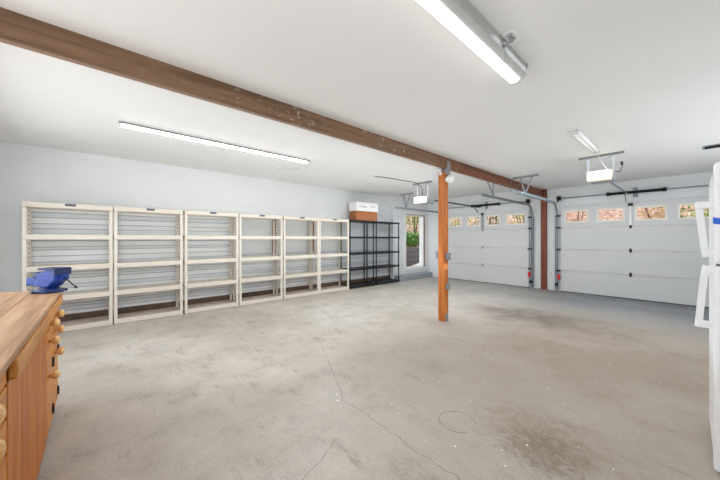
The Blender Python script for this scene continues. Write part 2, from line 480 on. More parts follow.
# tall window in the left wall
b = MB(); y0, y1, z0, z1 = WIN
b.plate(y0, y1, z0, z1, [(y0+.05, y1-.03, z0+.05, z1-.05)], WF-.12, WF-.03, swap=True)
b.plate(y0-.07, y1+.05, z0-.06, z1+.05, [(y0, y1, z0, z1)], WF, WF+.016, swap=True)
b.mi = 1
b.box(WF-.028, y1-.06, z0, WF+.004, y1-.004, z1); b.box(WF-.028, y0, z1-.02, WF+.004, y1-.06, z1)
w1 = struct(b.build('window_1', [M_WINF, M_WINB]))
b = MB(); b.box(WF-.085, y0+.05, z0+.05, WF-.079, y1-.03, z1-.05); b.build('pane', M_GLASS, w1)
b = MB(); b.box(WF-.03, y1-.06, 1.0, WF+.02, y1-.045, 1.1, .003); b.build('latch', M_GREYM, w1)

# ------------------------------------------------------------------ timber beam, post, end column
b = MB(); b.prism([(BX1, 2.432), (BX1, 2.64), (BX0, 2.68), (BX0, 2.466)], 1, YR, YB-.07, .003)
beam = struct(b.build('beam', M_BEAM), 'long weathered brown timber beam with flecks of white paint under the ceiling', 'beam')
b = MB(); b.box(-2.57, YB-.07, 0, -2.44, YB, CR, .004)
struct(b.build('column', M_COLUMN), 'reddish brown timber column against far wall between the two garage doors', 'column')
px, py = -2.628, 4.146
post = thing('timber_post', 'orange timber post standing on the concrete floor under the beam', 'post', (px, py, 0))
b = MB(); b.box(-.0575, -.0575, 0, .0575, .0575, BZ-.002, .005); b.build('shaft', M_POST, post)
b = MB(); b.box(.0575, -.05, BZ-.09, .103, .05, BZ+.11, .002); b.box(-.0575, -.066, BZ-.04, .0575, -.0575, BZ-.002, .002)
for z in (-.05, .04, .09):
    for y in (-.025, .025): b.cyl((.1, y, BZ+z), (.108, y, BZ+z), .007, 8)
b.build('top_bracket', M_GALV, post)
b = MB(); b.box(.0575, -.03, 0, .064, .045, .12, .002); b.box(-.03, .0575, 0, .045, .064, .12, .002)
for z in (.03, .09): b.cyl((.062, .01, z), (.07, .01, z), .007, 8)
b.build('base_bracket', M_GALV, post)
def elec(label, loc, nx, w=.07, h=.11, name='electrical_box', mat=None):
    t = thing(name, label, 'electrical box', loc)
    a = MB()
    d = Vector(nx)
    if abs(d.x) > .5: a.box(0, -w/2, -h/2, d.x*.045, w/2, h/2, .004)
    else: a.box(-w/2, 0, -h/2, w/2, d.y*.045, h/2, .004)
    a.build('back_box', M_GREYM, t)
    a = MB()
    if abs(d.x) > .5: a.box(d.x*.045, -w/2-.003, -h/2-.003, d.x*.05, w/2+.003, h/2+.003, .001); a.box(d.x*.05, -.017, .012, d.x*.053, .017, .04); a.box(d.x*.05, -.017, -.04, d.x*.053, .017, -.012)
    else: a.box(-w/2-.003, d.y*.045, -h/2-.003, w/2+.003, d.y*.05, h/2+.003, .001); a.box(-.017, d.y*.05, .012, .017, d.y*.053, .04); a.box(-.017, d.y*.05, -.04, .017, d.y*.053, -.012)
    a.build('cover_plate', mat or M_GALV, t)
    return t
elec('grey metal electrical box on the right face of the orange post, upper one', (px+.0575, py+.01, 1.04), (1, 0, 0))
elec('grey metal electrical box on the right face of the orange post, lower one', (px+.0575, py+.0, .56), (1, 0, 0), .05, .09)
elec('grey metal electrical box on the left side of the orange post', (px-.0575, py-.01, 1.06), (-1, 0, 0))
lamp = thing('globe_lamp', 'round white globe lamp fixed near the top of the orange post', 'lamp', (px+.0575, py-.005, 2.265))
b = MB(); b.lathe([(.035, 0), (.035, .006), (.022, .01), (.022, .018)], (0, 0, 0), (1, 0, 0)); b.build('socket', M_PLATE, lamp)
b = MB(); b.lathe([(.062*math.sin(a*PI/12), .066-.062*math.cos(a*PI/12)) for a in range(1, 13)], (0, 0, 0), (1, 0, 0), 20); b.build('globe', M_PLATE, lamp)
b = MB(); b.lathe([(.03, 0), (.03, .012), (.018, .02), (.018, .05), (.026, .06), (.026, .09), (.012, .105)], (px-.005, py-.0575, 2.355), (0, -.5, .8)); tag(b.build('lamp_holder', M_PLATE), 'small white bare lamp holder beside the bracket at the post top', 'lamp holder')

# ------------------------------------------------------------------ sectional garage doors
def garage_door(X0, X1, label, win_x, hinge_x):
    t = thing('garage_door', label, 'garage door', ((X0+X1)/2, YB, 0)); cx = (X0+X1)/2
    H = DH/4
    for r in range(4):
        a = MB()
        holes = [(p-cx, q-cx, 1.735, 2.0) for p, q in win_x] if r == 3 else []
        a.plate(X0-cx, X1-cx, r*H+.003+(.015 if r == 0 else 0), (r+1)*H-.003, holes, -.045, -.003)
        # shallow stiffening folds along both edges of the section
        a.box(X0-cx, -.052, r*H+.016, X1-cx, -.045, r*H+.03); a.box(X0-cx, -.052, (r+1)*H-.022, X1-cx, -.045, (r+1)*H-.006)
        panel = a.build('door_section', M_DOOR, t)
        if r == 3:
            for p, q in win_x:
                f = MB(); f.plate(p-cx-.025, q-cx+.025, 1.71, 2.025, [(p-cx+.012, q-cx-.012, 1.747, 1.988)], -.06, -.045)
                fo = f.build('window_frame', M_FRAME, t)
                g = MB(); g.box(p-cx+.001, -.027, 1.736, q-cx-.001, -.022, 1.999); g.build('pane', M_GLASS, fo)
    a = MB(); a.box(X0-cx, -.05, 0, X1-cx, -.005, .018, .003); a.build('bottom_seal', M_RUBBER, t)
    for hx in hinge_x:
        for r in (1, 2, 3):
            a = MB(); a.box(hx-cx-.02, -.056, r*H-.045, hx-cx+.02, -.05, r*H+.045, .002); a.cyl((hx-cx-.025, -.062, r*H), (hx-cx+.025, -.062, r*H), .008, 8)
            a.build('hinge', M_DARKM if X0 > -3 else M_GALV, t)
    a = MB(); a.box(-.022, -.075, 1.62, .022, -.045, 2.09, .003); a.build('center_strut', M_PLATE if X0 > -3 else M_GALV, t)
    a = MB(); a.box(-.04, -.085, 2.04, .04, -.075, 2.10, .003); a.build('opener_bracket', M_DARKM, t)
    return t
rw = [(-2.02, -1.59), (-1.39, -.945), (-.742, -.297), (-.108, .33)]
lw = [(-5.28, -4.85), (-4.63, -4.245), (-4.02, -3.635), (-3.435, -2.955)]
gr = garage_door(*RD, 'white sectional garage door beside the refrigerator, in the bay on the right', rw, [(RD[0]+RD[1])/2])
gl = garage_door(*LD, 'white sectional garage door in the far bay behind the orange post', lw, [(LD[0]+LD[1])/2])

def track(x, side, label, run=-2.95):
    """vertical track on the wall, bend, and horizontal track back into the room; side = +1 when the door lies toward +x"""
    t = thing('door_track', label, 'door track', (x, YB, 0))
    a = MB()
    pts = [(0, -.075, .03), (0, -.075, 1.95)] + [(0, -.075-.27*(1-math.cos(k*PI/12)), 1.95+.27*math.sin(k*PI/12)) for k in range(1, 7)] + [(0, run, 2.22)]
    for p, q in zip(pts, pts[1:]): a.bar(p, q, .055, .02, (1, 0, 0)) if p[1] != q[1] or p[2] != q[2] else None
    for p, q in zip(pts, pts[1:]):
        a.bar((p[0]-side*.026, p[1], p[2]), (q[0]-side*.026, q[1], q[2]), .022, .004, (0, 1, .3))
    a.build('rail', M_GALV, t)
    a = MB()
    a.box(-side*.045, -.085, .02, -side*.04, 0, 1.9); a.build('jamb_angle', M_GALV, t)
    for z in (.52, 1.05, 1.6, 1.9):
        h = MB(); h.box(-.02*side, -.11, z-.02, .075*side, -.088, z+.02, .003); h.cyl((.0, -.095, z), (.085*side, -.095, z), .009, 8); h.build('roller_hinge', M_DARKM, t)
    h = MB(); h.box(.012*side, -.115, .30, .075*side, -.085, .43, .002); h.build('warning_tag', M_RED, t)
    h = MB(); h.box(-.03*side, -.15, .14, .03*side, -.09, .21, .004); h.bar((-.04*side, -.05, .175), (0, -.12, .175), .02, .03); h.build('safety_sensor', M_DARKM, t)
    return t
tLR = track(-2.79, -1, 'galvanised track along the right edge of the far-bay garage door')
tLL = track(-5.58, 1, 'galvanised track at the left edge of the far-bay garage door, by the tall window', -2.4)
tRL = track(-2.20, 1, 'galvanised track left of the near-bay garage door, beside the dark column')
# hangers are parts of their track (local coordinates: subtract the track origin)
def hanger(t, yb, top, width_dir=1):
    x = 0
    a = MB(); y = yb-YB
    a.box(-.23, y-.02, top-.035, .24, y+.02, top, .002)
    a.bar((0, y, 2.23), (-.09, y, top-.02), .035, .005, (0, 1, 0)); a.bar((0, y, 2.23), (.13, y+.0, top-.02), .03, .005, (0, 1, 0))
    a.build('ceiling_hanger', M_GREYM, t)
hanger(tRL, 6.47, CR-.001); hanger(tLL, 6.82, CLF-.001)
a = MB(); y = 6.33-YB
a.bar((0, y, 2.23), (.0, y, BZ+.14), .035, .005, (0, 1, 0)); a.bar((0, y+.03, 2.26), (.12, y-.55, BZ+.06), .035, .006, (1, 0, 0)); a.box(-.02, y-.02, BZ+.10, .13, y+.02, BZ+.14)
a.build('beam_hanger', M_GREYM, tLR)
a = MB(); a.box(-.03, 6.2-YB, 2.20, .045, 8.2-YB, 2.25, .01); a.build('rail_sleeve', plain('bluish_galvanised', (176, 196, 206), .35, .5), tRL)

def torsion(X0, X1, sx0, sx1, label):
    t = thing('torsion_spring', label, 'torsion spring', ((sx0+sx1)/2, YB, 2.335)); cx = (sx0+sx1)/2
    a = MB(); a.cyl((X0-cx, -.1, 0), (X1-cx, -.1, 0), .013, 10); a.build('shaft', M_GALV, t)
    a = MB(); n = 260; R = .03
    a.cyl((sx0-cx, -.1, 0), (sx1-cx, -.1, 0), .026, 14)
    for k in range(70):
        x = sx0-cx+(sx1-sx0)*(k+.5)/70; w = (sx1-sx0)/70*.36
        a.cyl((x-w, -.1, 0), (x+w, -.1, 0), .032, 14)
    a.build('coil', M_SPRING, t)
    for s_, x in ((1, sx0-cx), (-1, sx1-cx)):
        a = MB(); a.cyl((x-.03, -.1, 0), (x+.03, -.1, 0), .042, 14); a.build('winding_cone', M_DARKM, t)
    for x in (X0-cx+.06, X1-cx-.06):
        a = MB(); a.lathe([(.03, -.05), (.062, -.04), (.05, 0), (.062, .03), (.03, .04)], (x, -.1, 0), (1, 0, 0)); a.box(x-.045, -.1, -.09, x-.04, 0, .07); a.build('cable_drum', M_DARKM, t)
    a = MB(); a.box(-.04, -.012, -.11, .04, 0, .11, .002); a.box(-.02, -.12, -.045, .02, -.01, -.03); a.build('anchor_plate', M_GALV, t)
    return t
torsion(RD[0]-.08, RD[1]+.08, -1.2, -.31, 'black torsion spring on a bar above the garage door by the refrigerator')
torsion(LD[0]-.06, LD[1]+.06, -4.45, -3.63, 'black torsion spring on a bar above the far-bay garage door')

def opener(cx, yf, cz, ceil, label, rail_col, cover_side):
    """box front at y = yf, rail running to the door header"""
    t = thing('garage_door_opener', label, 'garage door opener', (cx, yf, cz))
    a = MB(); a.box(-.15, .10, -.06, .15, .42, .075, .012); a.build('motor_housing', M_GREYM, t)
    a = MB(); a.prism([(-.142, -.065), (-.142, .06), (-.132, .075), (.142, .075), (.152, .06), (.137, -.065)], 1, -.02, .10, .008); a.build('light_cover', M_WARM if cover_side else M_WARM2, t)
    a = MB(); L = YB-.15-yf; a.box(-.018, .42, .03, .018, L, .06, .003); a.build('rail', rail_col, t)
    a = MB(); a.bar((0, L-.3, .04), (0, L-.06, 2.12-cz), .025, .008, (1, 0, 0)); a.bar((0, L-.45, .03), (0, L-.3, .05), .04, .03); a.bar((0, L, .045), (0, YB-yf-.005, .06), .06, .02); a.build('door_arm', M_DARKM, t)
    top = ceil-cz
    a = MB(); a.box(-.27, .12, top-.035, .27, .125, top-.001); a.box(-.27, .12, top-.005, .27, .155, top-.001)
    a.build('ceiling_angle', M_GREYM, t)
    a = MB()
    for x in (-.15, .15): a.box(x-.016, .13, .03, x+.016, .134, top-.005)
    a.bar((-.15, .133, .08), (.15, .133, top-.02), .004, .025, (0, 1, 0)); a.build('hanging_strap', M_GREYM, t)
    return t
opR = opener(-.885, 5.58, 2.265, CR, 'lit garage door opener hanging over the near bay, in front of the refrigerator-side door', M_GREYM, True)
opR['label'] = 'lit white garage door opener hanging in the open bay right of the beam'
opL = opener(-4.21, 5.62, 2.235, CLF, 'lit white garage door opener hanging in the far bay left of the orange post', M_DARKM, False)
b = MB(); b.tube([(-.72, 6.42, 2.585), (-.71, 6.42, 2.52), (-.74, 6.35, 2.42), (-.78, 6.15, 2.40), (-.80, 5.95, 2.345)], .006); b.box(-.735, 6.40, 2.54, -.705, 6.44, 2.59, .004)
under(b.build('power_cord', M_CORDD), opR)
b = MB(); b.tube([(-.86, 5.36, 2.56), (-.86, 5.42, 2.53), (-.84, 5.55, 2.44), (-.8, 5.62, 2.37), (-.77, 5.69, 2.335)], .004); cord3 = b.build('power_cord', M_CORDW)
def outlet(loc, label):
    t = thing('ceiling_outlet', label, 'outlet', loc)
    a = MB(); a.box(-.04, -.06, -.008, .04, .06, 0, .003); a.build('cover_plate', M_PLATE, t)
    a = MB(); a.cyl((0, .025, -.012), (0, .025, -.006), .018, 14); a.cyl((0, -.025, -.012), (0, -.025, -.006), .018, 14); a.build('socket', M_GREYFIX, t)
outlet((-.72, 6.42, CR), 'ceiling outlet above the near-bay garage door opener')
outlet((-5.2, 2.53, CLF), 'white ceiling outlet beside the long lit strip over the beige shelves')
outlet((-4.47, 4.38, CLF), 'white ceiling outlet feeding the cord of the far-bay opener')
outlet((-.74, 1.94, CR), 'ceiling outlet with a plug beside the large lit strip nearest the camera')
b = MB(); b.tube([(-4.47, 4.42, CLF-.014), (-4.42, 4.55, CLF-.012), (-4.38, 4.8, CLF-.008), (-4.37, 5.2, CLF-.008), (-4.3, 5.6, CLF-.012), (-4.24, 5.74, CLF-.1), (-4.22, 5.8, 2.315)], .007)
under(b.build('power_cord', M_CORDD), opL)

# ------------------------------------------------------------------ ceiling strip lights
def strip(loc, L, w, h, label, kind):
    t = thing('strip_light', label, 'ceiling light', loc)
    a = MB(); a.box(-w/2, 0, -h*.45, w/2, L, 0, .006); a.build('housing', M_FIX, t)
    if kind == 'tube':
        a = MB(); a.cyl((-.035, .03, -h*.45-.02), (-.035, L-.03, -h*.45-.02), .016, 12); a.cyl((.035, .03, -h*.45-.02), (.035, L-.03, -h*.45-.02), .016, 12); a.build('tube', M_TUBE, t)
    for y in (0.0, L-.02):
        a = MB(); a.box(-w/2, y, -h, w/2, y+.02, -h*.45, .004); a.build('end_cap', M_FIX, t)
    return t
# 1: long strip over the shelves
s1 = thing('strip_light', 'long lit white strip light on the ceiling over the beige shelves', 'ceiling light', (-4.35, .16, CLF))
b = MB(); b.box(-.034, 0, -.03, .05, 2.53, 0, .004); b.build('housing', M_FIX, s1)
b = MB(); b.box(.05, 0, -.03, .054, 2.53, -.012, .001); b.build('reflector', M_DARKFIX, s1)
b = MB(); b.cyl((.0, .03, -.046), (.0, 2.50, -.046), .011, 12); b.build('tube', M_TUBE, s1)
for y in (0, 2.505):
    b = MB(); b.box(-.02, y, -.06, .02, y+.025, -.03, .004); b.build('end_cap', M_FIX, s1)
b = MB(); b.tube([(-4.35, 2.66, CLF-.02), (-4.36, 2.72, CLF-.03), (-4.5, 2.8, CLF-.05), (-4.75, 2.84, CLF-.04), (-5.0, 2.78, CLF-.03), (-5.15, 2.65, CLF-.03), (-5.2, 2.55, CLF-.02)], .006)
under(b.build('power_cord', M_CORDW), s1)
# 2: big strip near the camera
s2 = thing('strip_light', 'large lit strip light on the ceiling nearest the camera', 'ceiling light', (-.85, -.05, CR))
b = MB(); b.prism([(-.05, 0), (-.05, -.07), (.018, -.085), (.062, -.07), (.066, 0)], 1, 0, 2.4, .004); b.build('housing', M_GREYFIX, s2)
b = MB(); b.prism([(-.05, -.068), (-.05, -.098), (-.036, -.108), (.0, -.108), (.014, -.1), (.016, -.08)], 1, .02, 2.38, .003); b.build('lens', M_TUBE2, s2)
for y in (0, 2.385):
    b = MB(); b.prism([(-.054, 0), (-.054, -.1), (-.036, -.112), (.0, -.112), (.02, -.1), (.066, -.074), (.07, 0)], 1, y, y+.015); b.build('end_cap', M_GREYFIX, s2)
b = MB(); b.tube([(-.74, 1.94, CR-.03), (-.75, 1.94, CR-.04), (-.775, 1.93, CR-.03), (-.78, 1.93, CR-.06), (-.775, 1.94, CR-.1), (-.79, 1.96, CR-.13), (-.82, 1.99, CR-.115)], .004)
b.box(-.787, 1.915, CR-.055, -.767, 1.945, CR-.02, .004); b.box(-.752, 1.927, CR-.04, -.728, 1.953, CR-.012, .004)
under(b.build('power_cord', M_GREYM), s2)
# 3: unlit strip by the opener
s3 = thing('strip_light', 'short unlit clear strip light on the ceiling in front of an opener', 'ceiling light', (-.88, 4.12, CR))
under(cord3, s3)
b = MB(); b.box(-.048, 0, -.025, .048, 1.22, 0, .004); b.build('housing', M_FIX, s3)
b = MB(); b.cyl((-.024, .03, -.05), (-.024, 1.19, -.05), .014, 10); b.build('tube', M_OFFLENS, s3)
b = MB(); b.cyl((.024, .03, -.05), (.024, 1.19, -.05), .014, 10); b.build('tube', M_OFFLENS, s3)
for y in (0, 1.195):
    b = MB(); b.box(-.045, y, -.06, .045, y+.025, -.03, .003); b.build('end_cap', M_GREYFIX, s3)
v = thing('ceiling_vent', 'small dark vent on the ceiling above the refrigerator', 'vent', (.28, 6.33, CR))
b = MB(); b.plate(-.14, .14, -.1, .1, [(-.12, .12, -.08, .08)], -.012, 0)
bmesh.ops.rotate(b.bm, verts=b.bm.verts, cent=(0, 0, 0), matrix=Matrix.Rotation(-PI/2, 3, 'X'))
for q in b.bm.verts: q.co.z = -abs(q.co.z)
b.build('frame', M_GREYM, v)
for k in range(5):
    b = MB(); b.bar((-.12, -.06+k*.03, -.012), (.12, -.06+k*.03, -.012), .004, .02, (0, .6, 1)); b.build('slat', M_DARKM, v)

# ------------------------------------------------------------------ shelving
SX = -5.866                                  # front plane of the shelves
DEP = .395
LEV = [.075, .52, .945, 1.38, 1.82]
def beige_unit(label, w=.92):
    t = thing('shelving_unit', label, 'shelving unit', (SX, 0, 0), group='beige shelving units along the left wall')
    for x in (-.038, -DEP):
        for y in (0, w-.042):
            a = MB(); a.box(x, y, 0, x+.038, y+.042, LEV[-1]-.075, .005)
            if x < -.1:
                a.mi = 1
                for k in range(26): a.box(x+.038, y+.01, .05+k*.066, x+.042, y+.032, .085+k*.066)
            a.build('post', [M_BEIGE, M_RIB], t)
    for i, z in enumerate(LEV):
        a = MB(); a.plate(-DEP, -.002, .002, w-.002, [], 0, 0.012) if False else None
        a.box(-DEP, .002, z-.014, -.004, w-.002, z, .003)
        a.box(-.018, 0.0, z-.07, .004, w, z+.002, .004)                     # front lip
        a.box(-DEP-.004, 0.0, z-.07, -DEP+.012, w, z+.002, .004)
        a.box(-DEP, 0, z-.06, 0, .012, z, .003); a.box(-DEP, w-.012, z-.06, 0, w, z, .003)
        for k in range(8): a.box(-DEP+.02+k*.045, .02, z-.045, -DEP+.026+k*.045, w-.02, z-.014)
        if i == 0: a.mi = 1; a.box(-DEP+.014, .014, z, -.02, w-.014, z+.002)
        a.build('shelf', [M_BEIGE2, M_DUST], t)
    a = MB(); a.box(.004, w/2-.055, LEV[-1]-.035, .008, w/2+.055, LEV[-1]-.003, .002); a.mi = 1; a.box(.008, w/2-.04, LEV[-1]-.022, .0085, w/2+.04, LEV[-1]-.016)
    a.build('badge', [M_BADGE, M_INK], t)
    return t
Y6 = [-.77, .165, 1.115, 2.055, 3.003, 3.928]
LB = ['beige plastic shelving unit nearest the workbench, behind the blue vise',
      'second beige plastic shelving unit from the workbench', 'third beige plastic shelving unit from the workbench',
      'third beige plastic shelving unit from the black shelves', 'second beige plastic shelving unit from the black shelves',
      'beige plastic shelving unit touching the black shelves, last of the beige row']
u0 = beige_unit(LB[0]); u0.location = (SX, Y6[0], 0)
for i in range(1, 6): dup(u0, (SX, Y6[i], 0), LB[i])

def black_unit(label, w):
    t = thing('shelving_unit', label, 'shelving unit', (SX, 0, 0), group='black shelving units along the left wall')
    for x in (-.03, -DEP-.02):
        for y in (.005, w-.035):
            a = MB(); a.cyl((x, y+.015, 0), (x, y+.015, LEV[-1]-.01), .017, 12)
            for z in LEV[:-1]: a.cyl((x, y+.015, z+.0), (x, y+.015, z+.05), .021, 12)
            a.build('post', M_BLACK, t)
    for z in LEV:
        a = MB(); a.box(-DEP-.04, 0, z-.045, 0, w, z, .008)
        for k in range(7): a.box(-DEP-.02+k*.045, .03, z, -DEP+k*.045, w-.03, z+.004)
        a.build('shelf', M_BLACK, t)
    return t
k0 = black_unit('black plastic shelving unit with cardboard boxes stacked on its top', .9); k0.location = (SX, 4.885, 0)
k1 = black_unit('black plastic shelving unit nearest the tall window, nothing on its top', 1.0); k1.location = (SX, 5.86, 0)

# two boxes on the first black unit
b = MB(); bx = thing('cardboard_box', 'brown cardboard box on top of the black shelves, under the white box', 'box', (SX-.17, 5.52, LEV[-1]+.005), rz=-.02)
b.box(-.15, -.385, 0, .15, .385, .25, .006); b.build('carton', M_BOXB, bx)
b = MB(); b.box(.151, .2, .09, .153, .34, .15); b.build('printed_label', M_RUST, bx)
b = MB(); b.box(-.03, -.386, .246, .03, .386, .2525, .001); b.build('packing_tape', M_BOXB, bx)
bx = thing('cardboard_box', 'white printed cardboard box stacked on the brown box above the black shelves', 'box', (SX-.165, 5.52, LEV[-1]+.259), rz=-.01)
b = MB(); b.box(-.16, -.4, 0, .16, .4, .24, .006); b.build('carton', M_BOXW, bx)
b = MB()
for z, y0_, y1_ in ((.125, -.3, -.05), (.10, -.32, -.02), (.15, .1, .3), (.11, .12, .26)): b.box(.161, y0_, z, .1625, y1_, z+.012)
b.build('printed_mark', M_INK, bx)

# ------------------------------------------------------------------ workbench with knobs
BF = -.25
wb = thing('workbench', 'orange pine workbench with worn plank top and round wooden knobs', 'workbench', (-2.3, BF, 0))
ox = 2.3; oy = -BF
def L3(x, y, z): return (x+ox, y+oy, z)
b = MB()
ys = [-.235, -.40, -.56, -.72, -.88, -1.05]
def endx(y): return -3.42+(y+.245)*.55
for y0_, y1_ in zip(ys, ys[1:]):
    b.prism([(endx(y0_)+ox, y0_+oy-.001), (-.75+ox, y0_+oy-.001), (-.75+ox, y1_+oy+.001), (endx(y1_)+ox, y1_+oy+.001)], 2, .872, .90, .003)
b.build('bench_top', M_TOP, wb)
b = MB(); b.box(-3.40+ox, -.252+oy, .80, -1.655+ox, -.225+oy, .870, .006); b.build('front_rail', M_BENCHX, wb)
b = MB(); b.box(-3.38+ox, -.98+oy, .06, -.78+ox, -.275+oy, .865); b.box(-3.36+ox, -.96+oy, 0, -.8+ox, -.3+oy, .06); b.build('carcass', M_BENCH, wb)
# boarded doors in the middle section
for x0_, x1_ in ((-2.16, -1.65), (-2.68, -2.165)):
    b = MB(); n = 4; w = (x1_-x0_)/n
    for k in range(n): b.box(x0_+k*w+.0015+ox, -.275+oy, .03, x0_+(k+1)*w-.0015+ox, -.25+oy, .797, .003)
    d = b.build('door', M_BENCH, wb)
def knob(x, z, par, r=.029, y=-.25):
    a = MB(); a.lathe([(.012, 0), (.011, .012), (r*.75, .018), (r, .03), (r*.98, .04), (r*.7, .05), (.004, .054)], L3(x, y, z), (0, 1, 0)); return a.build('knob', M_KNOB, par)
def hinge(x, z, par):
    a = MB(); a.box(x-.022+ox, -.25+oy, z-.032, x+.022+ox, -.2455+oy, z+.032, .001); a.cyl(L3(x, -.244, z-.032), L3(x, -.244, z+.032), .005, 8); a.build('hinge', M_DARKM, par)
def drawer(x0_, x1_, z0_, z1_, kn):
    a = MB(); a.box(x0_+ox, -.275+oy, z0_, x1_+ox, -.25+oy, z1_, .005); d = a.build('drawer', M_DRAWER, wb)
    for x in kn: knob(x, (z0_+z1_)/2, d)
drawer(-3.36, -2.70, .725, .797, (-2.80, -3.13)); drawer(-3.36, -2.70, .575, .715, (-2.80, -3.13))
for x0_, x1_, kx, kz, hx in ((-3.02, -2.70, -2.80, .415, -2.99), (-3.36, -3.03, -3.13, .48, -3.33)):
    b = MB(); b.box(x0_+ox, -.275+oy, .05, x1_+ox, -.25+oy, .565, .005); d = b.build('door', M_DRAWER, wb); knob(kx, kz, d)
    hinge(hx, .12, d); hinge(hx, .45, d)
# drawers at the near end
for z0_, z1_ in ((.80, .868), (.68, .79), (.55, .67), (.30, .54), (.05, .29)): drawer(-1.635, -.80, z0_, z1_, (-1.27, -1.0))

# ------------------------------------------------------------------ bench vise
vs = thing('bench_vise', 'blue bench vise on the far end of the workbench', 'vise', (-3.355, -.295, .90), rz=math.radians(48.28-6))
b = MB(); b.lathe([(.085, 0), (.085, .022), (.06, .03), (.052, .05)], (.0, 0, 0), (0, 0, 1), 20)
for a_ in range(3): b.box(-.1, -.022, 0, .1, .022, .018, .004, mat=Matrix.Rotation(a_*PI/3, 4, 'Z'))
b.build('swivel_base', M_BLUED, vs)
b = MB(); b.prism([(-.06, .045), (.05, .045), (.075, .075), (.112, .10), (.118, .18), (.04, .182), (.0, .165), (-.045, .15), (-.05, .10)], 1, -.055, .055, .01); b.build('body', M_BLUE, vs)
b = MB(); b.prism([(-.168, .052), (-.165, .112), (-.03, .118), (-.03, .058)], 1, -.036, .036, .006); b.build('slide_bar', M_BLUE, vs)
b = MB(); b.prism([(-.09, .11), (-.092, .13), (-.08, .155), (-.06, .165), (-.03, .16), (-.015, .12)], 1, -.05, .05, .008); b.build('anvil', M_BLUED, vs)
b = MB(); b.box(-.03, -.06, .176, .12, .06, .194, .003); b.box(.10, -.06, .14, .122, .06, .194, .003); b.build('jaw', M_BLUED, vs)
b = MB(); b.cyl((.112, 0, .12), (.13, 0, .12), .022, 12); b.build('screw_head', M_BLUE, vs)
b = MB(); b.cyl((.12, -.0, .125), (.245, -.01, .045), .0045, 8); b.cyl((.238, -.009, .05), (.25, -.011, .042), .009, 8); b.build('handle', M_DARKM, vs)

# ------------------------------------------------------------------ refrigerator
FX, FY, FW, FD = .098, 2.575, .76, .68             # left front corner, width along x, depth along y
fr = thing('refrigerator', 'white top-freezer refrigerator with a strip of blue tape on its door', 'refrigerator', (FX, FY, 0))
b = MB(); b.box(.004, .085, .03, FW-.004, FD, 1.735, .02); b.build('cabinet', M_FRIDGE, fr)
def fdoor(z0_, z1_, name):
    a = MB(); a.box(0, 0, z0_, FW, .072, z1_, .018); return a.build(name, M_FRIDGE, fr)
d1 = fdoor(1.178, 1.752, 'freezer_door'); d2 = fdoor(.012, 1.165, 'fridge_door')
def fhandle(par, za, zb):
    # fixed to the left edge of the door, standing further off at the outer end zb
    a = MB(); n = 10; pts = []
    for k in range(n+1):
        t_ = k/n; pts.append((-.026-.03*t_**.8, .036, za+(zb-za)*t_))
    for p, q in zip(pts, pts[1:]): a.bar(p, q, .03, .017, (0, 1, 0))
    s_ = 1 if zb > za else -1
    a.box(-.036, .02, min(za, za+.045*s_), .004, .052, max(za, za+.045*s_), .005)
    a.box(-.066, .02, min(zb, zb-.04*s_), .004, .052, max(zb, zb-.04*s_), .005)
    return a.build('handle', M_FRIDGE, par)
fhandle(d1, 1.215, 1.535); fhandle(d2, 1.168, .808)
b = MB(); tp = [(-.0015, .05), (-.0015, .02), (.003, .005), (.017, -.0015), (FW*.8, -.0015)]
zt = [1.443, 1.443, 1.441, 1.437, 1.40]
for i in range(4):
    (xa, ya), (xb, yb_) = tp[i], tp[i+1]
    q = [b.bm.verts.new(c) for c in ((xa, ya, zt[i]-.036), (xb, yb_, zt[i+1]-.036), (xb, yb_, zt[i+1]), (xa, ya, zt[i]))]; b.bm.faces.new(q)
b.build('blue_tape', M_TAPE, d1)
b = MB(); b.box(.012, .07, .05, FW-.012, .088, 1.73); b.build('gasket', M_SEAM, fr)
for x in (.05, FW-.05):
    for y in (.12, FD-.08):
        b = MB(); b.cyl((x, y, 0), (x, y, .035), .02, 10); b.build('foot', M_RUBBER, fr)
b = MB(); b.box(FW-.09, .02, 1.752, FW-.02, .12, 1.768, .004); b.build('hinge_cap', M_FRIDGE, fr)
b = MB(); b.box(-.001, .045, 1.655, .002, .056, 1.70, .0005); b.build('door_gap_strip', M_SEAM, d1)  # grey strip standing in for the dark gap between door and cabinet

# switch plate between the doors
t = thing('wall_outlet', 'small grey outlet plate on the wall beside the dark column', 'outlet', (-2.35, YB, .42))
b = MB(); b.box(-.035, -.008, -.055, .035, 0, .055, .002); b.build('cover_plate', M_PLATE, t)
b = MB(); b.box(-.016, -.012, .01, .016, -.008, .038); b.box(-.016, -.012, -.038, .016, -.008, -.01); b.build('socket', M_GREYFIX, t)
t = thing('wall_outlet', 'small white outlet plate on the wall below and left of the tall window', 'outlet', (WF, 7.3, .34))
b = MB(); b.box(0, -.035, -.055, .008, .035, .055, .002); b.build('cover_plate', M_PLATE, t)
b = MB(); b.box(.008, -.016, .01, .012, .016, .038); b.box(.008, -.016, -.038, .012, .016, -.01); b.build('socket', M_GREYFIX, t)

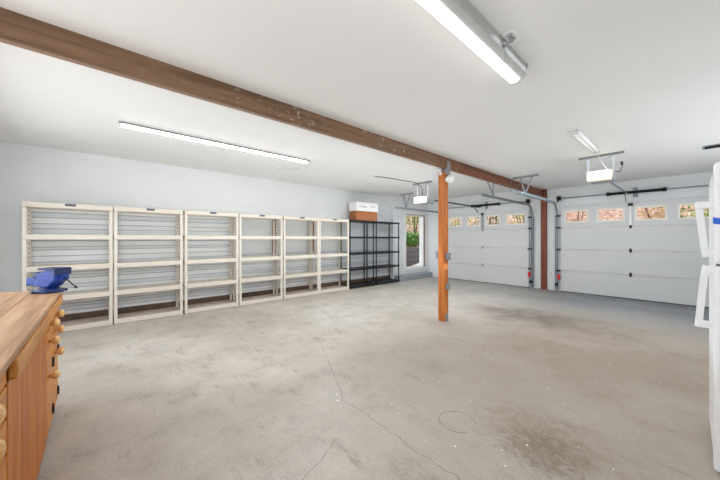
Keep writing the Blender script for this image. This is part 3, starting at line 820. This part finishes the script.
# ------------------------------------------------------------------ outdoors
def hgt(x, y):
    h = -.16
    if y > 11.5: h = max(h, -.16+(min(y, 19)-11.5)*.62)
    if x < -8.3: h = max(h, .95+(min(-8.3-x, 7))*.5)
    return h
b = MB(); n = 44
xs = [-22+k*34/n for k in range(n+1)]; ys_ = [5+k*22/n for k in range(n+1)]
rn = random.Random(5)
G = [[b.bm.verts.new((x, y, hgt(x, y)+(rn.uniform(-.12, .12) if y > 11.5 or x < -8.5 else 0))) for y in ys_] for x in xs]
for i in range(n):
    for j in range(n):
        x, y = xs[i], ys_[j]
        if x > WL-1.2 and y < YB+.2: continue
        f = b.bm.faces.new((G[i][j], G[i+1][j], G[i+1][j+1], G[i][j+1])); f.smooth = True
        f.material_index = 1 if (hgt(x, y) > 0 and y > 11) else (2 if hgt(x, y) > 0 else 0)
struct(b.build('ground', [M_DRIVE, M_BANK, M_BANKG]))
b = MB()
for k in range(5): b.box(-8.35, 6.0, -.1+k*.21, -8.15, 15, .1+k*.21, .012)
struct(b.build('retaining_wall', M_RET), 'grey stacked timber retaining wall outside the tall window', 'retaining wall')
for k, (x, y, r) in enumerate(((-7.3, 10.1, .38), (-7.25, 8.9, .26))):
    b = MB(); t_ = bmesh.new(); bmesh.ops.create_icosphere(t_, subdivisions=2, radius=1)
    for q in t_.verts: q.co = Vector((q.co.x*r*1.4, q.co.y*r*1.5, q.co.z*r*.8))*(1+rn.uniform(-.12, .12)) + Vector((x, y, -.16+r*.55))
    b._merge(t_, True); tag(b.build('boulder', M_STONE), ('larger pale boulder on the ground outside the tall window', 'smaller pale boulder beside the larger one outside the tall window')[k], 'boulder')

def shrub(x, y, z, rx, ry, rz, n, mats, label, name='leafy_shrub', size=.09, cat='shrub', trunk=True):
    t = thing(name, label, cat, (x, y, z)); a = MB(); q = random.Random(int(abs(x*97+y*31)))
    for k in range(n):
        u = Vector((q.gauss(0, 1), q.gauss(0, 1), q.gauss(0, 1))).normalized() * (q.random()**.45)
        c = Vector((u.x*rx, u.y*ry, rz*1.05+u.z*rz)); s_ = size*q.uniform(.6, 1.4)
        R = Matrix.Rotation(q.uniform(0, 6.3), 3, 'Z') @ Matrix.Rotation(q.uniform(-1.2, 1.2), 3, 'X') @ Matrix.Rotation(q.uniform(-1.2, 1.2), 3, 'Y')
        vv = [a.bm.verts.new(c + R @ Vector(p)*s_) for p in ((-.5, 0, 0), (0, -.28, .06), (.5, 0, 0), (0, .28, .06))]
        f = a.bm.faces.new(vv); f.material_index = q.choice(range(len(mats)))
    a.build('foliage', mats, t, recalc=False)
    a = MB()
    for k in range(5):
        an = k*1.26; a.tube([(0.03*math.cos(an), .03*math.sin(an), -.1), (.25*rx*math.cos(an), .25*ry*math.sin(an), rz*.7), (.6*rx*math.cos(an), .6*ry*math.sin(an), rz*1.5)], .02, 6)
    a.build('branch', M_BARK, t)
    return t
shrub(-2.75, 13.0, .6, 1.15, .7, 1.3, 4200, [L_PINK, L_PINK, L_TAN], 'pinkish brown shrub outside the left windows of the near-bay garage door', size=.06)
shrub(-.55, 13.6, .8, 1.0, .7, 1.3, 4200, [L_PINK, L_TAN, L_PINK, L_YEL], 'pinkish brown shrub outside the middle windows of the near-bay garage door', size=.06)
shrub(.55, 12.3, .3, .75, .6, 1.3, 1500, [L_GREEN, L_BRIGHT], 'green shrub outside the garage door window beside the refrigerator')
shrub(-7.3, 12.9, .6, .85, .7, 1.2, 1100, [L_YEL, L_BRIGHT, L_TAN], 'yellow green shrub outside the leftmost far-bay door window')
shrub(-5.75, 12.8, .4, .75, .6, 1.3, 1100, [L_DEEP, L_GREEN, L_DEEP], 'deep green shrub outside the third window of the far-bay garage door')
shrub(-4.6, 13.4, .8, .6, .6, 1.2, 900, [L_YEL, L_TAN, L_BRIGHT], 'sparse yellow shrub outside the last window of the far-bay garage door')
shrub(-8.85, 11.3, .95, .5, 1.1, .36, 1500, [L_GREEN, L_BRIGHT, L_DEEP], 'low green shrub on top of the retaining wall outside the tall window', size=.1)
shrub(-9.3, 12.1, 1.7, .6, .75, 1.1, 1500, [L_BRIGHT, L_GREEN, L_YEL], 'tall green shrub at the right of the view through the tall window')
shrub(-10.2, 11.9, 1.7, .6, .55, .7, 500, [L_TAN, L_PINK, L_YEL], 'tan leafy shrub up the bank beyond the tall window')

# ------------------------------------------------------------------ world, added fill lights, camera
w = bpy.data.worlds.new('sky'); SC.world = w; w.use_nodes = True
n = w.node_tree; bg = n.nodes['Background']
sky = n.nodes.new('ShaderNodeTexSky'); sky.sky_type = 'HOSEK_WILKIE'; sky.turbidity = 9; sky.sun_direction = (.3, -.5, .8)
mxs = n.nodes.new('ShaderNodeMix'); mxs.data_type = 'RGBA'; mxs.inputs[0].default_value = .7; mxs.inputs[7].default_value = (.95, .98, 1, 1)
n.links.new(sky.outputs[0], mxs.inputs[6]); n.links.new(mxs.outputs[2], bg.inputs[0]); bg.inputs[1].default_value = 2.4

def area(name, loc, rot, sx, sy, power, col=(1, .98, .95)):
    l = bpy.data.lights.new(name, 'AREA'); l.shape = 'RECTANGLE'; l.size = sx; l.size_y = sy; l.energy = power; l.color = col
    o = bpy.data.objects.new(name, l); COL.objects.link(o); o.location = loc; o.rotation_euler = rot; return o
COOL = (.885, .95, 1)  # unseen fill lights added to brighten the room, no fixtures behind them
area('unseen_fill_light', (.5, -.4, 1.0), (PI, 0, 0), .8, 1.0, 12, COOL)
area('unseen_fill_light', (-2.6, -1.08, 1.2), (math.radians(82), 0, 0), 5.4, 1.9, 80, COOL)
area('unseen_fill_light', (-3.6, -.5, 1.0), (PI-.35, 0, 0), 2.5, .6, 3, COOL)
area('unseen_fill_light', (.72, 5.4, 1.0), (PI, 0, 0), .4, 3.5, 20, COOL)
area('unseen_fill_light', (-1.2, 4.8, 2.57), (0, 0, 0), 1.6, 6, 36, COOL)
area('unseen_fill_light', (-4.4, 4.4, 2.62), (0, 0, 0), 1.6, 6.5, 45, COOL)
area('unseen_fill_light', (-2.75, 2.4, 1.55), (0, math.radians(74), 0), 1.5, 5.5, 22, COOL)
area('unseen_fill_light', (-4.2, 3.9, .5), (PI, 0, 0), 2.0, 6, 34, COOL)
area('unseen_fill_light', (-1.0, 4.0, .5), (PI, 0, 0), 2.0, 5, 14, COOL)
area('unseen_fill_light', (-.9, 5.2, 2.4), (math.radians(18), 0, 0), 2.4, 1.4, 15, COOL)
area('unseen_fill_light', (-4.1, 5.2, 2.4), (math.radians(18), 0, 0), 2.2, 1.4, 18, COOL)

cam = bpy.data.cameras.new('camera'); cam.sensor_width = 36; cam.lens = 292*36/720; cam.shift_y = -1.1/720; cam.clip_start = .02
co = bpy.data.objects.new('camera', cam); COL.objects.link(co); co.location = (0, 0, EYE); co.rotation_euler = (PI/2, 0, math.radians(48.28))
SC.camera = co
SC.view_settings.view_transform = 'Standard'; SC.view_settings.look = 'None'; SC.view_settings.exposure = .07
SC.cycles.max_bounces = 10; SC.cycles.diffuse_bounces = 6
SC.cycles.use_denoising = True
